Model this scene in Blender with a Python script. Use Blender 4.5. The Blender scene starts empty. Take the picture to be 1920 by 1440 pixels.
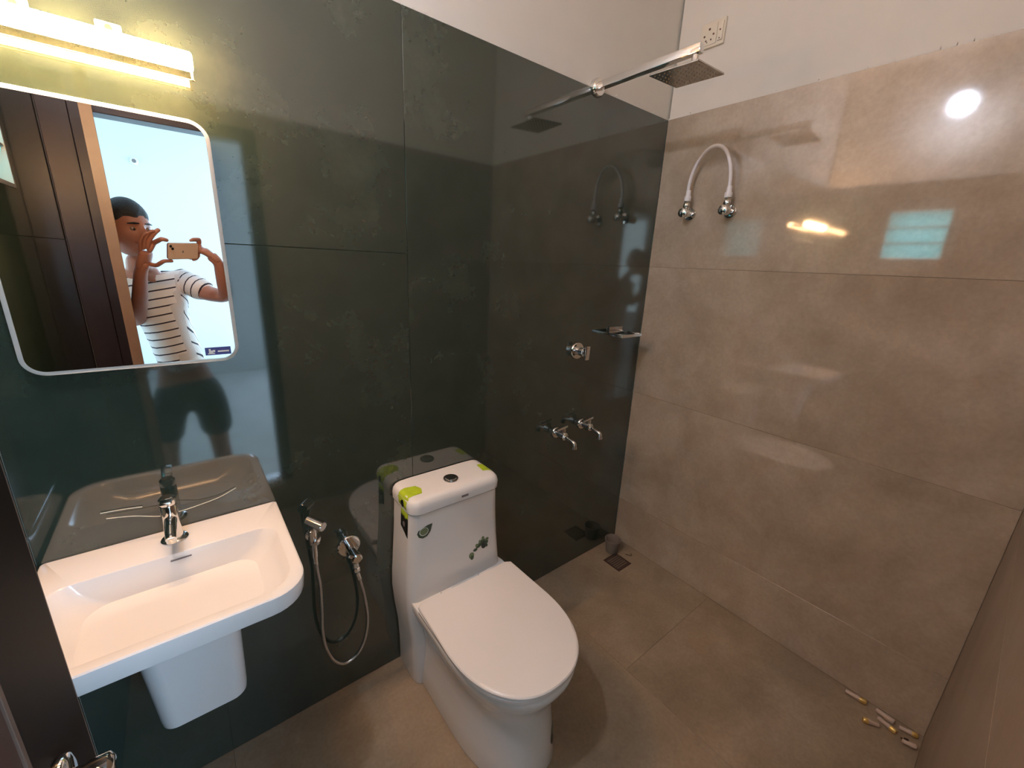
import bpy, bmesh, math, random
from mathutils import Vector, Matrix, noise
from mathutils.bvhtree import BVHTree
PI = math.pi
scene = bpy.context.scene
col = scene.collection
random.seed(7)

# ------------------------------------------------------------------ camera
CAM = Vector((-1.7556, -1.2, 1.4568))
RIGHT = Vector((0.78707, -0.61530, 0.04383))
FWD = Vector((0.60142, 0.74965, -0.27626))
UP = Vector((0.13713, 0.24379, 0.96008))
cd = bpy.data.cameras.new('camera')
cam = bpy.data.objects.new('camera', cd); col.objects.link(cam)
cam.matrix_world = Matrix(((RIGHT.x, UP.x, -FWD.x, CAM.x), (RIGHT.y, UP.y, -FWD.y, CAM.y), (RIGHT.z, UP.z, -FWD.z, CAM.z), (0, 0, 0, 1)))
cd.sensor_width = 36.0
cd.lens = 778.77 / 1920 * 36
cd.clip_start = 0.005
scene.camera = cam

# ------------------------------------------------------------------ world and lights
w = bpy.data.worlds.new('world'); scene.world = w
w.use_nodes = True
bg = w.node_tree.nodes['Background']
bg.inputs[0].default_value = (0.62, 0.86, 0.93, 1)
bg.inputs[1].default_value = 6.5
def area(name, loc, direction, sx, sy, power, color):
    l = bpy.data.lights.new(name, 'AREA'); l.shape = 'RECTANGLE'; l.size = sx; l.size_y = sy
    l.energy = power; l.color = color
    o = bpy.data.objects.new(name, l); col.objects.link(o)
    o.location = loc; o.rotation_euler = Vector(direction).to_track_quat('-Z', 'Y').to_euler()
    return o
# daylight entering the bedroom outside through its side windows, plus an added far panel
area('daylight_bedroom_window', (0.55, -3.0, 1.5), (-1, 0.0, -0.1), 1.5, 1.4, 24, (0.62, 0.82, 1.0))
area('daylight_added_far_panel', (-0.35, -4.90, 1.45), (0, 1, -0.03), 1.05, 1.5, 120, (0.50, 0.72, 1.0))  # added unseen panel on the windowless far wall, throws blue light on the basin front
area('daylight_bedroom_side_window', (-3.95, -3.3, 1.5), (1, 0.25, -0.1), 1.4, 1.4, 15, (0.62, 0.82, 1.0))
LAMP_STRENGTH = 218
BULB_STRENGTH = 490
vs = scene.view_settings
vs.view_transform = 'Standard'; vs.look = 'None'; vs.exposure = 0.0; vs.gamma = 1.0; vs.use_curve_mapping = False

# ------------------------------------------------------------------ materials
def new_mat(name):
    m = bpy.data.materials.new(name); m.use_nodes = True
    return m, m.node_tree.nodes, m.node_tree.links, m.node_tree.nodes['Principled BSDF']
def mat(name, color, rough=0.4, metal=0.0, ior=1.5, coat=0.0, emit=None, estr=0.0, trans=0.0, nscale=0, namt=0.0, bump=0.0, bscale=60):
    m, N, L, b = new_mat(name)
    b.inputs['Base Color'].default_value = (*color, 1)
    b.inputs['Roughness'].default_value = rough
    b.inputs['Metallic'].default_value = metal
    b.inputs['IOR'].default_value = ior
    b.inputs['Coat Weight'].default_value = coat
    b.inputs['Transmission Weight'].default_value = trans
    if emit:
        b.inputs['Emission Color'].default_value = (*emit, 1); b.inputs['Emission Strength'].default_value = estr
    if nscale:
        tc = N.new('ShaderNodeTexCoord'); nz = N.new('ShaderNodeTexNoise'); nz.inputs['Scale'].default_value = nscale; nz.inputs['Detail'].default_value = 4
        mx = N.new('ShaderNodeMix'); mx.data_type = 'RGBA'
        mx.inputs[6].default_value = (*[c * (1 - namt) for c in color], 1); mx.inputs[7].default_value = (*[min(1, c * (1 + namt)) for c in color], 1)
        L.new(tc.outputs['Object'], nz.inputs['Vector']); L.new(nz.outputs[0], mx.inputs[0]); L.new(mx.outputs[2], b.inputs['Base Color'])
    if bump:
        tc = N.new('ShaderNodeTexCoord'); nz = N.new('ShaderNodeTexNoise'); nz.inputs['Scale'].default_value = bscale; nz.inputs['Detail'].default_value = 3
        bp = N.new('ShaderNodeBump'); bp.inputs['Strength'].default_value = bump; bp.inputs['Distance'].default_value = 0.002
        L.new(tc.outputs['Object'], nz.inputs['Vector']); L.new(nz.outputs[0], bp.inputs['Height']); L.new(bp.outputs[0], b.inputs['Normal'])
    return m
def stone(name, c0, c1, c2, rough, ior, scale=2.2, fine=0.25):
    """slab porcelain: drifting clouds, a trowelled streaky layer and fine grain, different in each tile"""
    m, N, L, b = new_mat(name)
    tc = N.new('ShaderNodeTexCoord'); oi = N.new('ShaderNodeObjectInfo')
    mul = N.new('ShaderNodeVectorMath'); mul.operation = 'SCALE'; mul.inputs[0].default_value = (31, 17, 23)
    L.new(oi.outputs['Random'], mul.inputs['Scale'])
    add = N.new('ShaderNodeVectorMath'); add.operation = 'ADD'
    L.new(tc.outputs['Object'], add.inputs[0]); L.new(mul.outputs[0], add.inputs[1])
    n1 = N.new('ShaderNodeTexNoise'); n1.inputs['Scale'].default_value = scale; n1.inputs['Detail'].default_value = 6; n1.inputs['Roughness'].default_value = 0.6; n1.inputs['Distortion'].default_value = 0.9
    n2 = N.new('ShaderNodeTexNoise'); n2.inputs['Scale'].default_value = scale * 3.3; n2.inputs['Detail'].default_value = 5; n2.inputs['Roughness'].default_value = 0.55; n2.inputs['Distortion'].default_value = 0.3
    n3 = N.new('ShaderNodeTexNoise'); n3.inputs['Scale'].default_value = 90; n3.inputs['Detail'].default_value = 4
    for n in (n1, n2, n3): L.new(add.outputs[0], n.inputs['Vector'])
    r1 = N.new('ShaderNodeValToRGB'); e = r1.color_ramp.elements
    e[0].position = 0.30; e[0].color = (*c0, 1); e[1].position = 0.52; e[1].color = (*c1, 1)
    x = e.new(0.78); x.color = (*c2, 1)
    mm = N.new('ShaderNodeMath'); mm.operation = 'MULTIPLY_ADD'; mm.inputs[1].default_value = 0.55; 
    mm2 = N.new('ShaderNodeMath'); mm2.operation = 'MULTIPLY'; mm2.inputs[1].default_value = 0.45
    L.new(n2.outputs[0], mm2.inputs[0]); L.new(n1.outputs[0], mm.inputs[0]); L.new(mm2.outputs[0], mm.inputs[2])
    L.new(mm.outputs[0], r1.inputs[0])
    g = N.new('ShaderNodeMapRange'); g.inputs['From Min'].default_value = 0.3; g.inputs['From Max'].default_value = 0.7; g.inputs['To Min'].default_value = 1 - fine; g.inputs['To Max'].default_value = 1 + fine * 0.6
    L.new(n3.outputs[0], g.inputs['Value'])
    sc = N.new('ShaderNodeVectorMath'); sc.operation = 'SCALE'
    L.new(r1.outputs[0], sc.inputs[0]); L.new(g.outputs[0], sc.inputs['Scale'])
    L.new(sc.outputs[0], b.inputs['Base Color'])
    b.inputs['Roughness'].default_value = rough; b.inputs['IOR'].default_value = ior
    return m
M = {}
M['green'] = stone('green_slab', (0.018, 0.032, 0.025), (0.032, 0.049, 0.037), (0.062, 0.080, 0.058), 0.055, 2.0, 2.2, 0.06)
M['beige'] = stone('beige_slab', (0.37, 0.280, 0.200), (0.49, 0.390, 0.290), (0.62, 0.515, 0.415), 0.05, 1.95, 2.0, 0.07)
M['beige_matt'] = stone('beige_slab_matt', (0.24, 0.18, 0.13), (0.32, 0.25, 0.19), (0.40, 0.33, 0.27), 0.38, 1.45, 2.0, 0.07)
M['floor'] = stone('floor_slab', (0.23, 0.172, 0.112), (0.35, 0.27, 0.185), (0.47, 0.38, 0.28), 0.34, 1.5, 1.8, 0.10)
M['floor_out'] = stone('white_floor_slab', (0.6, 0.6, 0.58), (0.7, 0.7, 0.69), (0.78, 0.78, 0.77), 0.15, 1.5, 1.5, 0.04)
M['grout'] = mat('grout', (0.07, 0.075, 0.05), 0.9)
M['grout_b'] = mat('beige_grout', (0.24, 0.19, 0.14), 0.9)
M['plaster'] = mat('plaster', (0.74, 0.69, 0.61), 0.62, nscale=9, namt=0.05, bump=0.35, bscale=14)
M['plaster_out'] = mat('bedroom_paint', (0.70, 0.73, 0.745), 0.6)
M['ceramic'] = mat('glazed_ceramic', (0.83, 0.82, 0.80), 0.07, ior=1.52)
M['plastic'] = mat('white_seat_plastic', (0.84, 0.82, 0.80), 0.22)
M['chrome'] = mat('chrome', (0.80, 0.79, 0.77), 0.06, 1.0)
M['brushed'] = mat('brushed_steel', (0.55, 0.52, 0.48), 0.25, 1.0)
M['hose_steel'] = mat('steel_braid', (0.60, 0.58, 0.56), 0.28, 1.0)
M['dark'] = mat('black_hole', (0.01, 0.01, 0.01), 0.5)
M['silver'] = mat('mirror_silver', (0.90, 0.93, 0.93), 0.0, 1.0)
M['mirror_edge'] = mat('mirror_bevel', (0.78, 0.82, 0.80), 0.12, 0.35)
M['leaf'] = mat('door_laminate', (0.085, 0.042, 0.030), 0.38, nscale=3, namt=0.25)
M['leaf_dark'] = mat('door_stile_laminate', (0.010, 0.007, 0.006), 0.5, ior=1.25)
M['leaf_edge'] = mat('door_lipping', (0.15, 0.095, 0.07), 0.45, nscale=20, namt=0.2)
M['frame_wood'] = mat('door_frame_wood', (0.026, 0.014, 0.013), 0.35, nscale=12, namt=0.3)
M['hose_white'] = mat('white_pvc_hose', (0.85, 0.80, 0.80), 0.35)
M['socket'] = mat('ivory_plastic', (0.80, 0.72, 0.58), 0.35)
M['cup'] = mat('grey_plastic_cup', (0.23, 0.19, 0.16), 0.4)
M['drain'] = mat('tarnished_steel', (0.16, 0.10, 0.08), 0.45, 0.8)
M['sticker_lime'] = mat('lime_sticker', (0.47, 0.62, 0.03), 0.35, nscale=60, namt=0.15)
M['sticker_black'] = mat('black_sticker', (0.012, 0.012, 0.012), 0.3)
M['sticker_green'] = mat('dark_green_sticker', (0.035, 0.07, 0.035), 0.35)
M['sticker_mid'] = mat('sage_sticker', (0.16, 0.22, 0.10), 0.35)
M['sticker_white'] = mat('white_print', (0.75, 0.77, 0.74), 0.4)
M['sticker_blue'] = mat('blue_sticker', (0.045, 0.045, 0.22), 0.35)
M['grey_print'] = mat('grey_print', (0.20, 0.17, 0.17), 0.5)
M['thread'] = mat('white_thread', (0.75, 0.72, 0.60), 0.7)
M['brass'] = mat('brass', (0.85, 0.60, 0.20), 0.3, 0.7)
M['clear_plastic'] = mat('milky_plastic', (0.60, 0.47, 0.38), 0.35)
m, N, L, b = new_mat('frosted_window_glass'); M['pane'] = m
tl_ = N.new('ShaderNodeBsdfTranslucent'); tl_.inputs[0].default_value = (0.36, 0.86, 0.90, 1); L.new(tl_.outputs[0], N['Material Output'].inputs['Surface'])
M['win_frame'] = mat('aluminium_window_frame', (0.30, 0.30, 0.28), 0.4, 0.5)
M['diffuser'] = mat('lamp_diffuser', (1, 0.9, 0.75), 0.4, emit=(1.0, 0.55, 0.25), estr=LAMP_STRENGTH)
M['lamp_body'] = mat('lamp_metal', (0.75, 0.55, 0.35), 0.3, 0.6)
M['bulb'] = mat('led_bulb_glow', (1, 1, 1), 0.4, emit=(0.78, 0.83, 1.0), estr=BULB_STRENGTH)
M['lamp_white'] = mat('white_lamp_plastic', (0.85, 0.85, 0.85), 0.35)
M['marble'] = mat('threshold_marble', (0.70, 0.72, 0.74), 0.2)
M['skin'] = mat('skin', (0.38, 0.16, 0.10), 0.5, nscale=14, namt=0.12)
M['hair'] = mat('black_hair', (0.012, 0.011, 0.012), 0.6, bump=1.0, bscale=220)
M['shorts'] = mat('navy_cotton', (0.015, 0.017, 0.025), 0.85)
M['phone'] = mat('phone_glass_pink', (0.70, 0.52, 0.40), 0.18)
M['phone_metal'] = mat('phone_metal_rim', (0.60, 0.42, 0.33), 0.25, 0.8)
M['eye_white'] = mat('eye_white', (0.30, 0.23, 0.20), 0.2)
M['lip'] = mat('lips', (0.22, 0.07, 0.06), 0.5)
# striped T-shirt: the stripe coordinate is stored on the cloth
m, N, L, b = new_mat('striped_jersey'); M['shirt'] = m
at = N.new('ShaderNodeAttribute'); at.attribute_name = 'stripe'
fr = N.new('ShaderNodeMath'); fr.operation = 'FRACT'; L.new(at.outputs['Fac'], fr.inputs[0])
lt = N.new('ShaderNodeMath'); lt.operation = 'LESS_THAN'; lt.inputs[1].default_value = 0.17; L.new(fr.outputs[0], lt.inputs[0])
mx = N.new('ShaderNodeMix'); mx.data_type = 'RGBA'; mx.inputs[6].default_value = (0.74, 0.70, 0.68, 1); mx.inputs[7].default_value = (0.03, 0.02, 0.03, 1)
L.new(lt.outputs[0], mx.inputs[0]); L.new(mx.outputs[2], b.inputs['Base Color']); b.inputs['Roughness'].default_value = 0.85

# ------------------------------------------------------------------ helpers
def tag(o, label=None, cat=None, group=None, kind=None):
    if label: o['label'] = label
    if cat: o['category'] = cat
    if group: o['group'] = group
    if kind: o['kind'] = kind
    return o
def wloc(o):
    v = Vector((0, 0, 0))
    while o: v += o.location; o = o.parent
    return v
def obj(name, bm, mt, parent=None, origin=None, smooth=True, keep=False):
    """link a bmesh given in world coordinates as one mesh object"""
    if parent is not None:
        base = wloc(parent)
        org = Vector(origin) if origin else base
    else:
        base = Vector((0, 0, 0))
        org = Vector(origin) if origin else Vector((0, 0, 0))
    bmesh.ops.translate(bm, verts=bm.verts, vec=-org)
    bmesh.ops.recalc_face_normals(bm, faces=bm.faces)
    me = bpy.data.meshes.new(name); bm.to_mesh(me); bm.free()
    me.materials.append(mt)
    if smooth:
        for p in me.polygons: p.use_smooth = True
        me.set_sharp_from_angle(angle=math.radians(38))
    o = bpy.data.objects.new(name, me); col.objects.link(o)
    o.location = org - base
    if parent is not None: o.parent = parent
    return o
def empty(name, loc, label=None, cat=None, group=None, kind=None, parent=None):
    o = bpy.data.objects.new(name, None); col.objects.link(o); o.location = loc; o.empty_display_size = 0.05
    if parent: o.parent = parent; o.location = Vector(loc) - wloc(parent)
    return tag(o, label, cat, group, kind)
def BM(): return bmesh.new()
def box(bm, x0, x1, y0, y1, z0, z1, bev=0.0, seg=1):
    t = bmesh.new()
    r = bmesh.ops.create_cube(t, size=1)
    bmesh.ops.scale(t, vec=(x1 - x0, y1 - y0, z1 - z0), verts=t.verts)
    bmesh.ops.translate(t, vec=((x0 + x1) / 2, (y0 + y1) / 2, (z0 + z1) / 2), verts=t.verts)
    if bev: bmesh.ops.bevel(t, geom=list(t.edges), offset=bev, segments=seg, affect='EDGES', profile=0.5)
    merge(bm, t)
def merge(bm, t, mtx=None):
    if mtx is not None: bmesh.ops.transform(t, matrix=mtx, verts=t.verts)
    me = bpy.data.meshes.new('tmp'); t.to_mesh(me); t.free(); bm.from_mesh(me); bpy.data.meshes.remove(me)
def frame_of(d):
    d = Vector(d).normalized(); a = Vector((0, 0, 1)) if abs(d.z) < 0.9 else Vector((0, 1, 0))
    u = d.cross(a).normalized(); v = d.cross(u).normalized()
    return u, v, d
def obox(bm, c, ax, ay, az, sx, sy, sz, bev=0.0, seg=1):
    """box with its own axes"""
    t = bmesh.new(); bmesh.ops.create_cube(t, size=1); bmesh.ops.scale(t, vec=(sx, sy, sz), verts=t.verts)
    if bev: bmesh.ops.bevel(t, geom=list(t.edges), offset=bev, segments=seg, affect='EDGES', profile=0.5)
    ax, ay, az = Vector(ax).normalized(), Vector(ay).normalized(), Vector(az).normalized()
    merge(bm, t, Matrix(((ax.x, ay.x, az.x, c[0]), (ax.y, ay.y, az.y, c[1]), (ax.z, ay.z, az.z, c[2]), (0, 0, 0, 1))))
def loft(bm, rings, cap0=True, cap1=True):
    vr = [[bm.verts.new(p) for p in r] for r in rings]
    n = len(rings[0])
    for a, b_ in zip(vr[:-1], vr[1:]):
        for i in range(n):
            bm.faces.new((a[i], a[(i + 1) % n], b_[(i + 1) % n], b_[i]))
    if cap0: bm.faces.new(vr[0][::-1])
    if cap1: bm.faces.new(vr[-1])
def lathe(bm, base, d, prof, n=28, cap0=True, cap1=True):
    """prof: list of (radius, height along d)"""
    u, v, d = frame_of(d); base = Vector(base)
    rings = [[base + d * h + (u * math.cos(2 * PI * i / n) + v * math.sin(2 * PI * i / n)) * max(r, 1e-5) for i in range(n)] for r, h in prof]
    loft(bm, rings, cap0, cap1)
def cyl(bm, a, b_, r, n=24, bev=0.0):
    a, b_ = Vector(a), Vector(b_); h = (b_ - a).length
    if bev: prof = [(r - bev, 0), (r, bev), (r, h - bev), (r - bev, h)]
    else: prof = [(r, 0), (r, h)]
    lathe(bm, a, b_ - a, prof, n)
def spline(pts, n=12):
    pts = [Vector(p) for p in pts]; P = [2 * pts[0] - pts[1]] + pts + [2 * pts[-1] - pts[-2]]; out = []
    for i in range(1, len(P) - 2):
        for k in range(n):
            t = k / n; p0, p1, p2, p3 = P[i - 1], P[i], P[i + 1], P[i + 2]
            out.append(0.5 * ((2 * p1) + (-p0 + p2) * t + (2 * p0 - 5 * p1 + 4 * p2 - p3) * t * t + (-p0 + 3 * p1 - 3 * p2 + p3) * t ** 3))
    out.append(pts[-1]); return out
def tube(bm, pts, r, n=10, rib=0.0):
    pts = [Vector(p) for p in pts]; rings = []
    t0 = (pts[1] - pts[0]).normalized(); u, v, _ = frame_of(t0)
    for i, p in enumerate(pts):
        t = (pts[min(i + 1, len(pts) - 1)] - pts[max(i - 1, 0)]).normalized()
        u = (u - t * u.dot(t)).normalized(); v = t.cross(u)
        rr_ = (r[i] if isinstance(r, (list, tuple)) else r) + (rib if i % 2 else 0)
        rings.append([p + (u * math.cos(2 * PI * k / n) + v * math.sin(2 * PI * k / n)) * rr_ for k in range(n)])
    loft(bm, rings)
def rr(x0, x1, y0, y1, rad, z, n=7):
    """rounded rectangle ring, rad = radii at (x0,y0),(x1,y0),(x1,y1),(x0,y1)"""
    pts = []
    cs = [(x0, y0, 1, 1, PI), (x1, y0, -1, 1, 1.5 * PI), (x1, y1, -1, -1, 0), (x0, y1, 1, -1, 0.5 * PI)]
    for (x, y, sx, sy, a0), r in zip(cs, rad):
        for k in range(n):
            a = a0 + 0.5 * PI * k / (n - 1)
            pts.append(Vector((x + sx * r + r * math.cos(a), y + sy * r + r * math.sin(a), z)))
    return pts
def copy_tree(o, parent=None):
    c = o.copy(); col.objects.link(c)
    if parent: c.parent = parent
    for ch in list(o.children): copy_tree(ch, c)
    return c
def decal(name, target, pts2d, org, du, dv, dn, mt, parent, off=0.0006, label=None):
    """thin sticker pressed on to a curved body: points are dropped along -dn on to the target's surface"""
    org, du, dv, dn = Vector(org), Vector(du).normalized(), Vector(dv).normalized(), Vector(dn).normalized()
    bmt = bmesh.new(); bmt.from_mesh(target.data); bmesh.ops.translate(bmt, vec=wloc(target), verts=bmt.verts)
    tree = BVHTree.FromBMesh(bmt); bmt.free()
    bm = BM(); vs_ = [bm.verts.new((a, b_, 0)) for a, b_ in pts2d]; bm.faces.new(vs_)
    bmesh.ops.triangulate(bm, faces=bm.faces)
    bmesh.ops.subdivide_edges(bm, edges=list(bm.edges), cuts=3, use_grid_fill=True)
    for v in bm.verts:
        p = org + du * v.co.x + dv * v.co.y + dn * 0.3
        h = tree.ray_cast(p, -dn)
        v.co = (h[0] + h[1] * (off if h[1].dot(dn) > 0 else -off)) if h[0] else org + du * v.co.x + dv * v.co.y
    bmesh.ops.recalc_face_normals(bm, faces=bm.faces)
    ext = bmesh.ops.extrude_face_region(bm, geom=list(bm.faces))
    vv = [e for e in ext['geom'] if isinstance(e, bmesh.types.BMVert)]
    bmesh.ops.translate(bm, vec=dn * 0.0005, verts=vv)
    o = obj(name, bm, mt, parent)
    if label: o['label'] = label
    return o

# ------------------------------------------------------------------ the room
H = 2.08          # top of the tiling
YF = -1.294       # inner face of the door wall
XL = -2.076       # inner face of the left wall
TOP = 2.78
TH = 0.012        # slab thickness
PT = 0.009        # tile face stands proud of the plaster by this
ZJ_ALL = [0.0, 0.25, 0.862, 1.474, H]
DX0, DX1, DZ1 = -1.935, -1.425, 1.955     # door opening
WY0, WY1, WZ0, WZ1 = -0.712, -0.39, 1.60, 1.915   # ventilator opening
def cut_rect(r, holes):
    out = [r]
    for h in holes:
        nxt = []
        for (a0, a1, b0, b1) in out:
            c0, c1, d0, d1 = max(a0, h[0]), min(a1, h[1]), max(b0, h[2]), min(b1, h[3])
            if c0 >= c1 or d0 >= d1: nxt.append((a0, a1, b0, b1)); continue
            if b0 < d0: nxt.append((a0, a1, b0, d0))
            if d1 < b1: nxt.append((a0, a1, d1, b1))
            if a0 < c0: nxt.append((a0, c0, d0, d1))
            if c1 < a1: nxt.append((c1, a1, d0, d1))
        out = nxt
    return out
def wall(name, axis, face, inward, a0, a1, cuts, mt, grout, holes=(), thick=0.12, label=None, ext0=0.0, ext1=0.0, zcols=None):
    """axis: normal axis; face: coordinate of the tile face; inward: sign towards the room"""
    bm = BM()
    f = face - inward * PT; back = face - inward * (PT + thick)
    hs = [(h[0], h[1], h[2], h[3]) for h in holes]
    for (p0, p1, z0, z1) in cut_rect((a0 - ext0, a1 + ext1, 0 - 0.1, TOP), hs):
        if axis == 'x': box(bm, min(f, back), max(f, back), p0, p1, z0, z1)
        else: box(bm, p0, p1, min(f, back), max(f, back), z0, z1)
    wobj = obj(name, bm, M['plaster'], smooth=False); tag(wobj, label, None, None, 'structure')
    # thin grout bed that shows in the joints
    bm = BM(); g0, g1 = f, face - inward * 0.0022
    for (p0, p1, z0, z1) in cut_rect((a0, a1, 0, H - 0.002), hs):
        if axis == 'x': box(bm, min(g0, g1), max(g0, g1), p0, p1, z0, z1)
        else: box(bm, p0, p1, min(g0, g1), max(g0, g1), z0, z1)
    obj('grout', bm, grout, wobj, smooth=False)
    g = 0.0006
    for i in range(len(cuts) - 1):
        ZJ = zcols[i] if zcols else ZJ_ALL
        for j in range(len(ZJ) - 1):
            r = (cuts[i] + g, cuts[i + 1] - g, ZJ[j] + g, ZJ[j + 1] - (g if j < len(ZJ) - 2 else 0))
            ps = cut_rect(r, hs)
            if not ps: continue
            bm = BM(); s0, s1 = face - inward * PT * 0.9, face
            whole = len(ps) == 1
            for (p0, p1, z0, z1) in ps:
                if axis == 'x': box(bm, min(s0, s1), max(s0, s1), p0, p1, z0, z1, 0.0006 if whole else 0)
                else: box(bm, p0, p1, min(s0, s1), max(s0, s1), z0, z1, 0.0006 if whole else 0)
            c = ((r[0] + r[1]) / 2, (r[2] + r[3]) / 2)
            org = (face, c[0], c[1]) if axis == 'x' else (c[0], face, c[1])
            obj('tile', bm, mt, wobj, origin=org, smooth=False)
    return wobj
wall_back = wall('wall_back', 'y', 0.0, -1, XL, 0.0, [XL, -1.210, 0.0], M['green'], M['grout'], label='wall of large dark green glossy slabs with white plaster above', ext0=0.13, ext1=0.13, zcols=[[0, 1.474, H], [0, H]])
wall_right = wall('wall_right', 'x', 0.0, -1, YF, 0.0, [YF, -0.0 - 0.001], M['beige'], M['grout_b'], label='wall of large beige stone-look slabs with white plaster above', ext0=0.13)
wall_left = wall('wall_left', 'x', XL, 1, YF, 0.0, [YF, 0.0], M['green'], M['grout'], holes=[(WY0, WY1, WZ0, WZ1)], label='dark green tiled side wall with a high louvre window', ext0=0.13)
wall_front = wall('wall_front', 'y', YF, 1, XL, 0.0, [XL, -1.22, 0.0], M['beige_matt'], M['grout_b'], holes=[(DX0 - 0.004, DX1 + 0.004, 0.16, DZ1 + 0.004)], thick=0.111, label='beige tiled wall around the doorway')
# irregular bead of filler where tiling stops
bm = BM()
for k in range(60):
    x = XL + (k + 0.5) * (-XL / 60); hh = 0.004 + 0.006 * random.random()
    box(bm, x - 0.018, x + 0.018, 0.0012, 0.0088, H - 0.001, H + hh)
for k in range(40):
    y = YF + (k + 0.5) * (-YF / 40); hh = 0.004 + 0.006 * random.random()
    box(bm, 0.0012, 0.0088, y - 0.017, y + 0.017, H - 0.001, H + hh)
tag(obj('trim_1', bm, M['plaster'], smooth=False), 'rough filler bead along the top of the tiling', None, None, 'structure')
# floor slabs
bm = BM(); box(bm, XL - 0.13, 0.13, YF - 0.001, 0.13, -0.12, -0.0012)
floor = tag(obj('floor', bm, M['grout_b'], smooth=False), 'brownish grey matt stone-look floor slabs', None, None, 'structure')
fx = [XL, -1.815, -1.215, -0.615, 0.0]
DRX, DRY = -0.157, -0.146
for i in range(4):
    ycuts = [YF, -0.55, 0.0] if i % 2 else [YF, 0.0]
    for j in range(len(ycuts) - 1):
        bm = BM(); r = (fx[i] + 0.0008, fx[i + 1] - 0.0008, ycuts[j] + 0.0008, ycuts[j + 1] - 0.0008)
        ps = cut_rect(r, [(DRX - 0.052, DRX + 0.052, DRY - 0.052, DRY + 0.052)])
        for q in ps: box(bm, q[0], q[1], q[2], q[3], -0.010, 0.0, 0.0005 if len(ps) == 1 else 0)
        obj('tile', bm, M['floor'], floor, origin=((r[0] + r[1]) / 2, (r[2] + r[3]) / 2, 0), smooth=False)
bm = BM(); box(bm, XL - 0.13, 0.13, YF - 0.13, 0.13, TOP, TOP + 0.08)
tag(obj('ceiling', bm, M['plaster'], smooth=False), 'white plaster ceiling', None, None, 'structure')

# bedroom outside the door
BX0, BX1, BY0, BY1 = -4.0, 0.6, -4.95, -1.415
bm = BM(); box(bm, BX0, BX1, BY0, YF - 0.002, -0.12, -0.004)
fo = tag(obj('floor_outer', bm, M['grout_b'], smooth=False), 'white tiled bedroom floor beyond the doorway', None, None, 'structure')
for i in range(8):
    for j in range(6):
        x0 = -4.0 + i * 0.6; y1 = BY1 + 0.0 - j * 0.6; x1 = min(x0 + 0.6, BX1); y0 = max(y1 - 0.6, BY0)
        if x1 - x0 < 0.05: continue
        bm = BM(); box(bm, x0 + .001, x1 - .001, y0 + .001, y1 - .001, -0.0045, 0.0)
        obj('tile', bm, M['floor_out'], fo, origin=((x0 + x1) / 2, (y0 + y1) / 2, 0), smooth=False)
def plain(name, rects, axis, c0, c1, mt, label):
    bm = BM()
    for (p0, p1, z0, z1) in rects:
        if axis == 'x': box(bm, c0, c1, p0, p1, z0, z1)
        else: box(bm, p0, p1, c0, c1, z0, z1)
    return tag(obj(name, bm, mt, smooth=False), label, None, None, 'structure')
plain('wall_outer_back', [(BX0 - 0.1, BX1 + 0.1, -0.1, TOP)], 'y', BY0 - 0.1, BY0, M['plaster_out'], 'white bedroom wall seen through the doorway')
plain('wall_outer_right', cut_rect((BY0, BY1, -0.1, TOP), [(-3.75, -2.25, 0.8, 2.2)]), 'x', BX1, BX1 + 0.1, M['plaster_out'], 'white bedroom wall with a window opening')
plain('wall_outer_left', cut_rect((BY0, BY1, -0.1, TOP), [(-4.0, -2.6, 0.8, 2.2)]), 'x', BX0 - 0.1, BX0, M['plaster_out'], 'white bedroom wall with a second window opening')
bm = BM(); box(bm, BX0 - 0.1, BX1 + 0.1, BY0 - 0.1, YF - 0.131, TOP, TOP + 0.08)
tag(obj('ceiling_outer', bm, M['plaster_out'], smooth=False), 'white bedroom ceiling beyond the doorway', None, None, 'structure')
plain('wall_outer_front', [(BX0, XL - 0.001, -0.1, TOP), (0.001, BX1, -0.1, TOP)], 'y', BY1, BY1 + 0.1, M['plaster_out'], 'bedroom side of the doorway wall')
# small ceiling rose mark / switch on the far bedroom wall
t = empty('wall_fixture', (-1.93, BY0, 2.30), 'small grey round fixture high on the bedroom wall, seen in the mirror', 'fixture')
bm = BM(); lathe(bm, (-1.93, BY0 + 0.001, 2.30), (0, 1, 0), [(0.035, 0), (0.035, 0.012), (0.024, 0.02)]); obj('base', bm, M['lamp_white'], t)
bm = BM(); lathe(bm, (-1.93, BY0 + 0.022, 2.30), (0, 1, 0), [(0.018, 0), (0.016, 0.03), (0.005, 0.035)]); obj('cap', bm, M['grey_print'], t)

# curb / threshold at the doorway
bm = BM(); box(bm, DX0, DX1, YF - 0.119, YF - 0.002, 0.162, 0.198, 0.003, 2)
tag(obj('trim_2', bm, M['marble']), 'pale marble threshold of the doorway', None, None, 'structure')

# door frame and door leaf
door = empty('door_1', (DX0, YF, 0.2), 'dark brown wooden door standing open into the room on the left', None, None, 'structure')
bm = BM(); box(bm, DX0 - 0.055, DX0 + 0.006, YF - 0.08, YF + 0.012, 0.2, DZ1 + 0.05, 0.002); obj('jamb', bm, M['frame_wood'], door)
bm = BM(); box(bm, XL + 0.002, DX0 - 0.0555, YF + 0.0005, YF + 0.010, 0.02, DZ1 + 0.12, 0.002); tag(obj('trim_3', bm, M['frame_wood']), 'dark wooden cover board between the door frame and the left wall', None, None, 'structure')
bm = BM(); box(bm, DX1 - 0.006, DX1 + 0.05, YF - 0.08, YF + 0.012, 0.2, DZ1 + 0.05, 0.002); obj('jamb', bm, M['frame_wood'], door)
bm = BM(); box(bm, DX0 + 0.0065, DX1 - 0.0065, YF - 0.08, YF + 0.012, DZ1 - 0.006, DZ1 + 0.05, 0.002); obj('head', bm, M['frame_wood'], door)
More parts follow.
